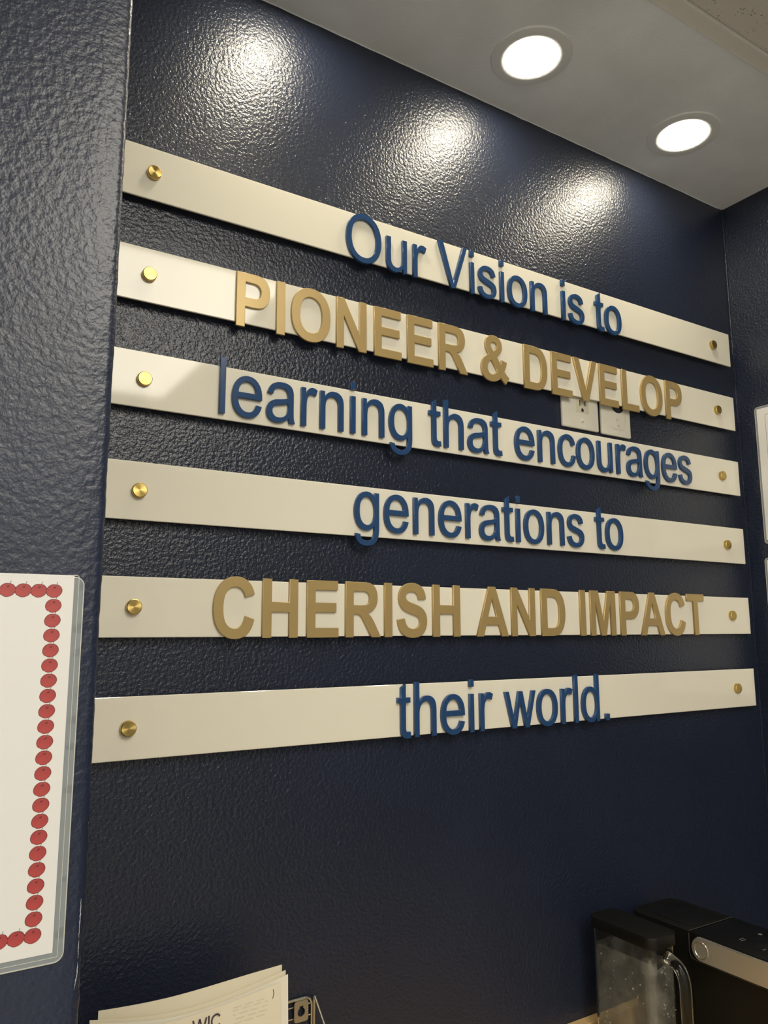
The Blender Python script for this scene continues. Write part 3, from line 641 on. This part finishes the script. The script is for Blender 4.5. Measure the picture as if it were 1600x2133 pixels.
# print on the front sheet, laid just in front of its surface
def sheet_y(u, v, y=-1.0, bow=.06, lean=.10):
    return y - bow * math.sin(math.pi * u * 1.3) * v - lean * (1 - v) * 1.5 + .02 * math.sin(7 * u + 3 * v) * v
def ink_text(keys, x, z, sx, sz, m, name):
    bm = bmesh.new()
    for key, adv in keys:
        me = glyph_mesh(key, sx, sz, .004, m, 0)
        t_ = bmesh.new(); t_.from_mesh(me); bpy.data.meshes.remove(me)
        u = (x + .15 + 17.50) / 2.87; v = (z + 15.66) / 2.73
        bmesh.ops.translate(t_, vec=P(x, sheet_y(u, v) - .0055, z), verts=t_.verts); merge(bm, t_)
        x += adv * sx
    o = finish(name, bm, m, front, P(x, -1.06, z))
    return o
ink_text([('gW', 2010), ('gI', 525), ('gC', 1350)], -16.075, -13.285, 1.16e-4, 1.33e-4, INK, 'printed_heading')
bm = bmesh.new()
for k in range(5):
    z = -13.10 - k * .06 + .02 * (k > 0); n = 12; a = [];b = []
    for i in range(n + 1):
        x = -15.42 + .58 * i / n
        u = (x + 17.50) / 2.87; v = (z + 15.66) / 2.73
        a.append(bm.verts.new(P(x, sheet_y(u, v) - .004, z))); b.append(bm.verts.new(P(x, sheet_y(u, v) - .004, z + .012)))
    for i in range(0, n): 
        if (i + k) % 4 != 3: bm.faces.new((a[i], a[i + 1], b[i + 1], b[i]))
finish('printed_lines', bm, FAINT, front, P(-15, -1.05, -13.3))
bm = bmesh.new()
u, v = (-14.72 + 17.5) / 2.87, (-13.03 + 15.66) / 2.73
tube(bm, [(-14.745, sheet_y(u, v) - .005, -12.995), (-14.735, sheet_y(u, v) - .012, -13.05), (-14.742, sheet_y(u, v) - .012, -13.08), (-14.752, sheet_y(u, v) - .005, -13.13)], .005, 5)
finish('staple', bm, INK, front, P(-14.74, -1.05, -13.05))

# ------------------------------------------------------------------ coffee maker
X0, X1, ZT = -5.65, -4.10, -13.65
BACK = -.14
root = tag(empty('coffee_maker', P(-4.87, -2.4, CTZ)), 'black single-serve coffee maker with champagne band, on the counter', 'coffee maker')
# rear tower + base
bm = bmesh.new()
prism(bm, rrect(X0 + .03, -1.70, X1 - .03, BACK, .28, 8, (1, 1, 0, 0)), CTZ + .02, ZT, axis='z', bevel=.03)
finish('rear_tower', bm, BLACK, root, P(-4.87, -1, CTZ), True)
bm = bmesh.new(); prism(bm, rrect(X0 + .25, -1.60, X1 - .25, -.45, .30, 8, (1, 1, 0, 0)), ZT - .02, ZT + .012, axis='z', bevel=.006)
finish('rear_lid', bm, BLACKG, root, P(-4.87, -1, ZT), True)
def nose(inset, yback):
    """plan outline of the brew head: straight sides and a rounded nose"""
    pts = [(X0 + inset, yback), (X1 - inset, yback)]
    xc = (X0 + X1) / 2; a_ = (X1 - X0) / 2 - inset
    for i in range(17):
        a = math.pi * i / 16; e = .62
        pts.append((xc + a_ * math.copysign(abs(math.cos(a)) ** e, math.cos(a)), -3.25 - (1.05 - inset) * abs(math.sin(a)) ** e))
    return pts
bm = bmesh.new(); prism(bm, nose(.02, -1.74), ZT - .56, ZT, axis='z', bevel=.03); finish('brew_head', bm, BLACKG, root, P(-4.87, -3, ZT), True)
bm = bmesh.new(); prism(bm, nose(.06, -1.70), CTZ + .9, ZT - .50, axis='z'); 
finish('body', bm, BLACK, root, P(-4.87, -3, CTZ + .9), True)
bm = bmesh.new(); prism(bm, nose(.05, -1.72), CTZ + .01, CTZ + .35, axis='z', bevel=.03); finish('drip_base', bm, BLACK, root, P(-4.87, -3, CTZ), True)
# seam line around the head
bm = bmesh.new()
tube(bm, [(X0 - .000, -1.74, ZT - .03), (X0 - .000, -1.735, ZT - .40), (X0, -1.77, ZT - .49), (X0, -1.88, ZT - .515), (X0, -2.3, ZT - .52), (X0, -3.3, ZT - .52)], .009, 6)
tube(bm, [(X0 + .03, -1.72, ZT), (X1 - .03, -1.72, ZT)], .008, 6)
finish('seam_bead', bm, mat('dark_grey_bead', (.05, .05, .045), .3), root, P(X0, -1.8, ZT), True)
# band wrapping the head: rounded ends at the pivots
def band(inset_out):
    xs = []; out = nose(-.035, -2.02)
    L = [out[0]] + [out[i] for i in range(len(out) - 1, 1, -1)] + [out[1]]
    return L
path = band(0)     # left pivot -> nose -> right pivot
zt, zb = ZT - .03, ZT - .505
bm = bmesh.new(); prev = None; zm = (zt + zb) / 2; hh = (zt - zb) / 2
dense = []
for i in range(8):     # rounded end on the left
    a = math.pi / 2 * i / 8; dense.append(((path[0][0], path[0][1] + hh * math.cos(a) - 0.0), hh * max(math.sin(a), .02)))
dense = [((path[0][0], -2.02 + .20 * math.cos(math.pi / 2 * i / 8)), hh * max(math.sin(math.pi / 2 * i / 8), .05)) for i in range(8)]
dense += [(p, hh) for p in path]
dense += [((path[-1][0], -2.02 + .20 * math.cos(math.pi / 2 * i / 8)), hh * max(math.sin(math.pi / 2 * i / 8), .05)) for i in range(7, -1, -1)]
xc = (X0 + X1) / 2
for (x, y), h in dense:
    dx = -1 if x < xc - .3 else 1 if x > xc + .3 else 0
    ix = x + (.045 if x < xc else -.045) * min(1, abs(x - xc) / .4); iy = y + (.045 if y < -3.6 else 0)
    bev = min(.018, h * .5)
    ox, oy = x + (x - ix) * 0, y
    cx_, cy_ = x + (ix - x) * .35, y + (iy - y) * .35
    ring = [P(ix, iy, zm - h), P(cx_, cy_, zm - h), P(ox, oy, zm - h + bev), P(ox, oy, zm + h - bev), P(cx_, cy_, zm + h), P(ix, iy, zm + h)]
    ring = [bm.verts.new(v) for v in ring]
    if prev:
        for k in range(6):
            fc = bm.faces.new((prev[k], prev[(k + 1) % 6], ring[(k + 1) % 6], ring[k])); fc.material_index = 1 if k in (1, 3) else 0
    else: bm.faces.new(ring)
    prev = ring
bm.faces.new(prev[::-1])
bnd = finish('metal_band', bm, [SILVER, SILVERL], root, P(xc, -3, zm), True)
for sgn, xx in ((-1, X0 - .035), (1, X1 + .035)):
    bm = bmesh.new(); ring = [(xx + sgn * .002, -2.045 + .158 * math.cos(2 * math.pi * i / 32), zm + .158 * math.sin(2 * math.pi * i / 32)) for i in range(32)]
    tube(bm, ring, .009, 6, closed=True); finish('pivot_ring', bm, SILVERL, bnd, P(xx, -2.045, zm), True)
# control panel prints
bm = bmesh.new()
def ring_on_top(cx, cy, r, w, mi=0, a0=0, a1=360, zz=ZT + .004):
    n = 28; A = []; B = []
    for i in range(n + 1):
        a = math.radians(a0 + (a1 - a0) * i / n)
        A.append(bm.verts.new(P(cx + r * math.cos(a), cy + r * math.sin(a), zz))); B.append(bm.verts.new(P(cx + (r - w) * math.cos(a), cy + (r - w) * math.sin(a), zz)))
    for i in range(n): bm.faces.new((A[i], A[i + 1], B[i + 1], B[i])).material_index = mi
ring_on_top(-4.885, -2.98, .16, .022, a0=150, a1=205); ring_on_top(-4.885, -2.98, .17, .015, a0=50, a1=110); ring_on_top(-4.885, -2.98, .30, .014, a0=230, a1=300)
for (x, y) in ((-5.09, -2.575), (-5.12, -2.64)):
    box(bm, (x - .02, y - .055, ZT + .001), (x + .0, y + .055, ZT + .005)) if 0 else box(bm, (x - .075, y - .01, ZT + .001), (x + .075, y + .010, ZT + .005))
box(bm, (-5.26, -3.16, ZT + .001), (-5.16, -3.135, ZT + .005))
finish('printed_icons', bm, ICON, root, P(-4.9, -2.9, ZT))
bm = bmesh.new(); lathe(bm, (-4.885, -2.98, ZT), [(0, .012), (.19, .012), (.22, .004), (.28, .003), (.30, 0)], 'z', 40); finish('control_dial', bm, BLACKG, root, P(-4.885, -2.98, ZT), True)
bm = bmesh.new(); lathe(bm, (-4.535, -2.632, ZT), [(0, .008), (.035, .007), (.045, 0)], 'z', 20); finish('indicator', bm, ICON, root, P(-4.535, -2.632, ZT), True)

# ------------------------------------------------------------------ clear water tank beside it
tx0, tx1, ty0, ty1 = -6.98, -6.14, -1.90, -.16
zl = -13.52
root = tag(empty('water_tank', P(-6.55, -1.0, CTZ)), 'clear plastic water tank with black lid and clear handle, left of coffee maker', 'water tank')
bm = bmesh.new(); prism(bm, rrect(tx0, ty0, tx1, ty1, .22, 8), zl - .23, zl, axis='z', bevel=.02); finish('lid', bm, BLACK, root, P(-6.55, -1, zl), True)
def shell(bm, x0, y0, x1, y1, r, z0, z1, th, n=8):
    o, i = rrect(x0, y0, x1, y1, r, n), rrect(x0 + th, y0 + th, x1 - th, y1 - th, r - th, n)
    A = [bm.verts.new(P(a, b, z0)) for a, b in o]; B = [bm.verts.new(P(a, b, z1)) for a, b in o]
    C = [bm.verts.new(P(a, b, z0 + th)) for a, b in i]; D = [bm.verts.new(P(a, b, z1)) for a, b in i]
    m = len(o)
    for k in range(m):
        j = (k + 1) % m
        bm.faces.new((A[k], A[j], B[j], B[k])); bm.faces.new((D[k], D[j], C[j], C[k])); bm.faces.new((B[k], B[j], D[j], D[k]))
    bm.faces.new(A[::-1]); bm.faces.new(C)
bm = bmesh.new(); shell(bm, tx0 + .03, ty0 + .03, tx1 - .03, ty1 - .03, .20, CTZ + .05, zl - .225, .035); tank = finish('tank_wall', bm, CLEAR, root, P(-6.55, -1, CTZ), True)
# fogged inner surface, starting a little below the lid
bm = bmesh.new()
o_ = rrect(tx0 + .075, ty0 + .075, tx1 - .075, ty1 - .075, .16, 8); A = []; B = []
for k, (a, b) in enumerate(o_):
    A.append(bm.verts.new(P(a, b, CTZ + .12))); B.append(bm.verts.new(P(a, b, zl - .52 + .07 * math.sin(k * .7) + .05 * math.sin(k * 1.9))))
for k in range(len(o_)):
    j = (k + 1) % len(o_); bm.faces.new((A[k], A[j], B[j], B[k]))
finish('condensation', bm, FOG, root, P(-6.55, -1, CTZ + .1), True)
bm = bmesh.new(); tube(bm, [(-6.56, -1.45, CTZ + .14), (-6.56, -1.45, -14.35)], .11, 20); lathe(bm, (-6.56, -1.45, -14.35), [(.11, -.02), (.16, 0), (.16, .22), (.13, .22), (.13, .0)], 'z', 24)
finish('intake_tube', bm, FOG, root, P(-6.56, -1.45, CTZ), True)
# handle: clear bent bar standing out from the tank's front
def bez(p0, p1, p2, p3, n):
    return [tuple((1-t)**3*a + 3*t*(1-t)**2*b + 3*t*t*(1-t)*c + t**3*d for a, b, c, d in zip(p0, p1, p2, p3)) for t in [i / n for i in range(n + 1)]]
hx = -6.52
pts = bez((hx, -1.84, -13.93), (hx, -2.10, -13.96), (hx, -2.26, -14.05), (hx, -2.27, -14.42), 16) + [(hx, -2.27, z) for z in (-14.7, -15.1, -15.5, -15.9)] + bez((hx, -2.27, -16.2), (hx, -2.26, -16.5), (hx, -2.1, -16.6), (hx, -1.84, -16.6), 8)
bm = bmesh.new(); tube(bm, pts, .115, 16); finish('handle', bm, CLEAR, root, P(hx, -2.1, -15), True)
bm = bmesh.new()
for k in range(80):
    z = -16.2 + 2.1 * rnd.random(); s = rnd.uniform(.010, .022)
    if rnd.random() < .6: c = (rnd.uniform(tx0 + .25, tx1 - .2), ty0 + .027, z)
    else: c = (tx0 + .027, rnd.uniform(ty0 + .2, ty1 - .3), z)
    t_ = bmesh.new(); bmesh.ops.create_icosphere(t_, subdivisions=1, radius=s * S)
    bmesh.ops.translate(t_, vec=P(*c), verts=t_.verts); merge(bm, t_)
tag(finish('water_droplets', bm, DROP, root, P(-6.55, -1.5, -15), True), kind='stuff')
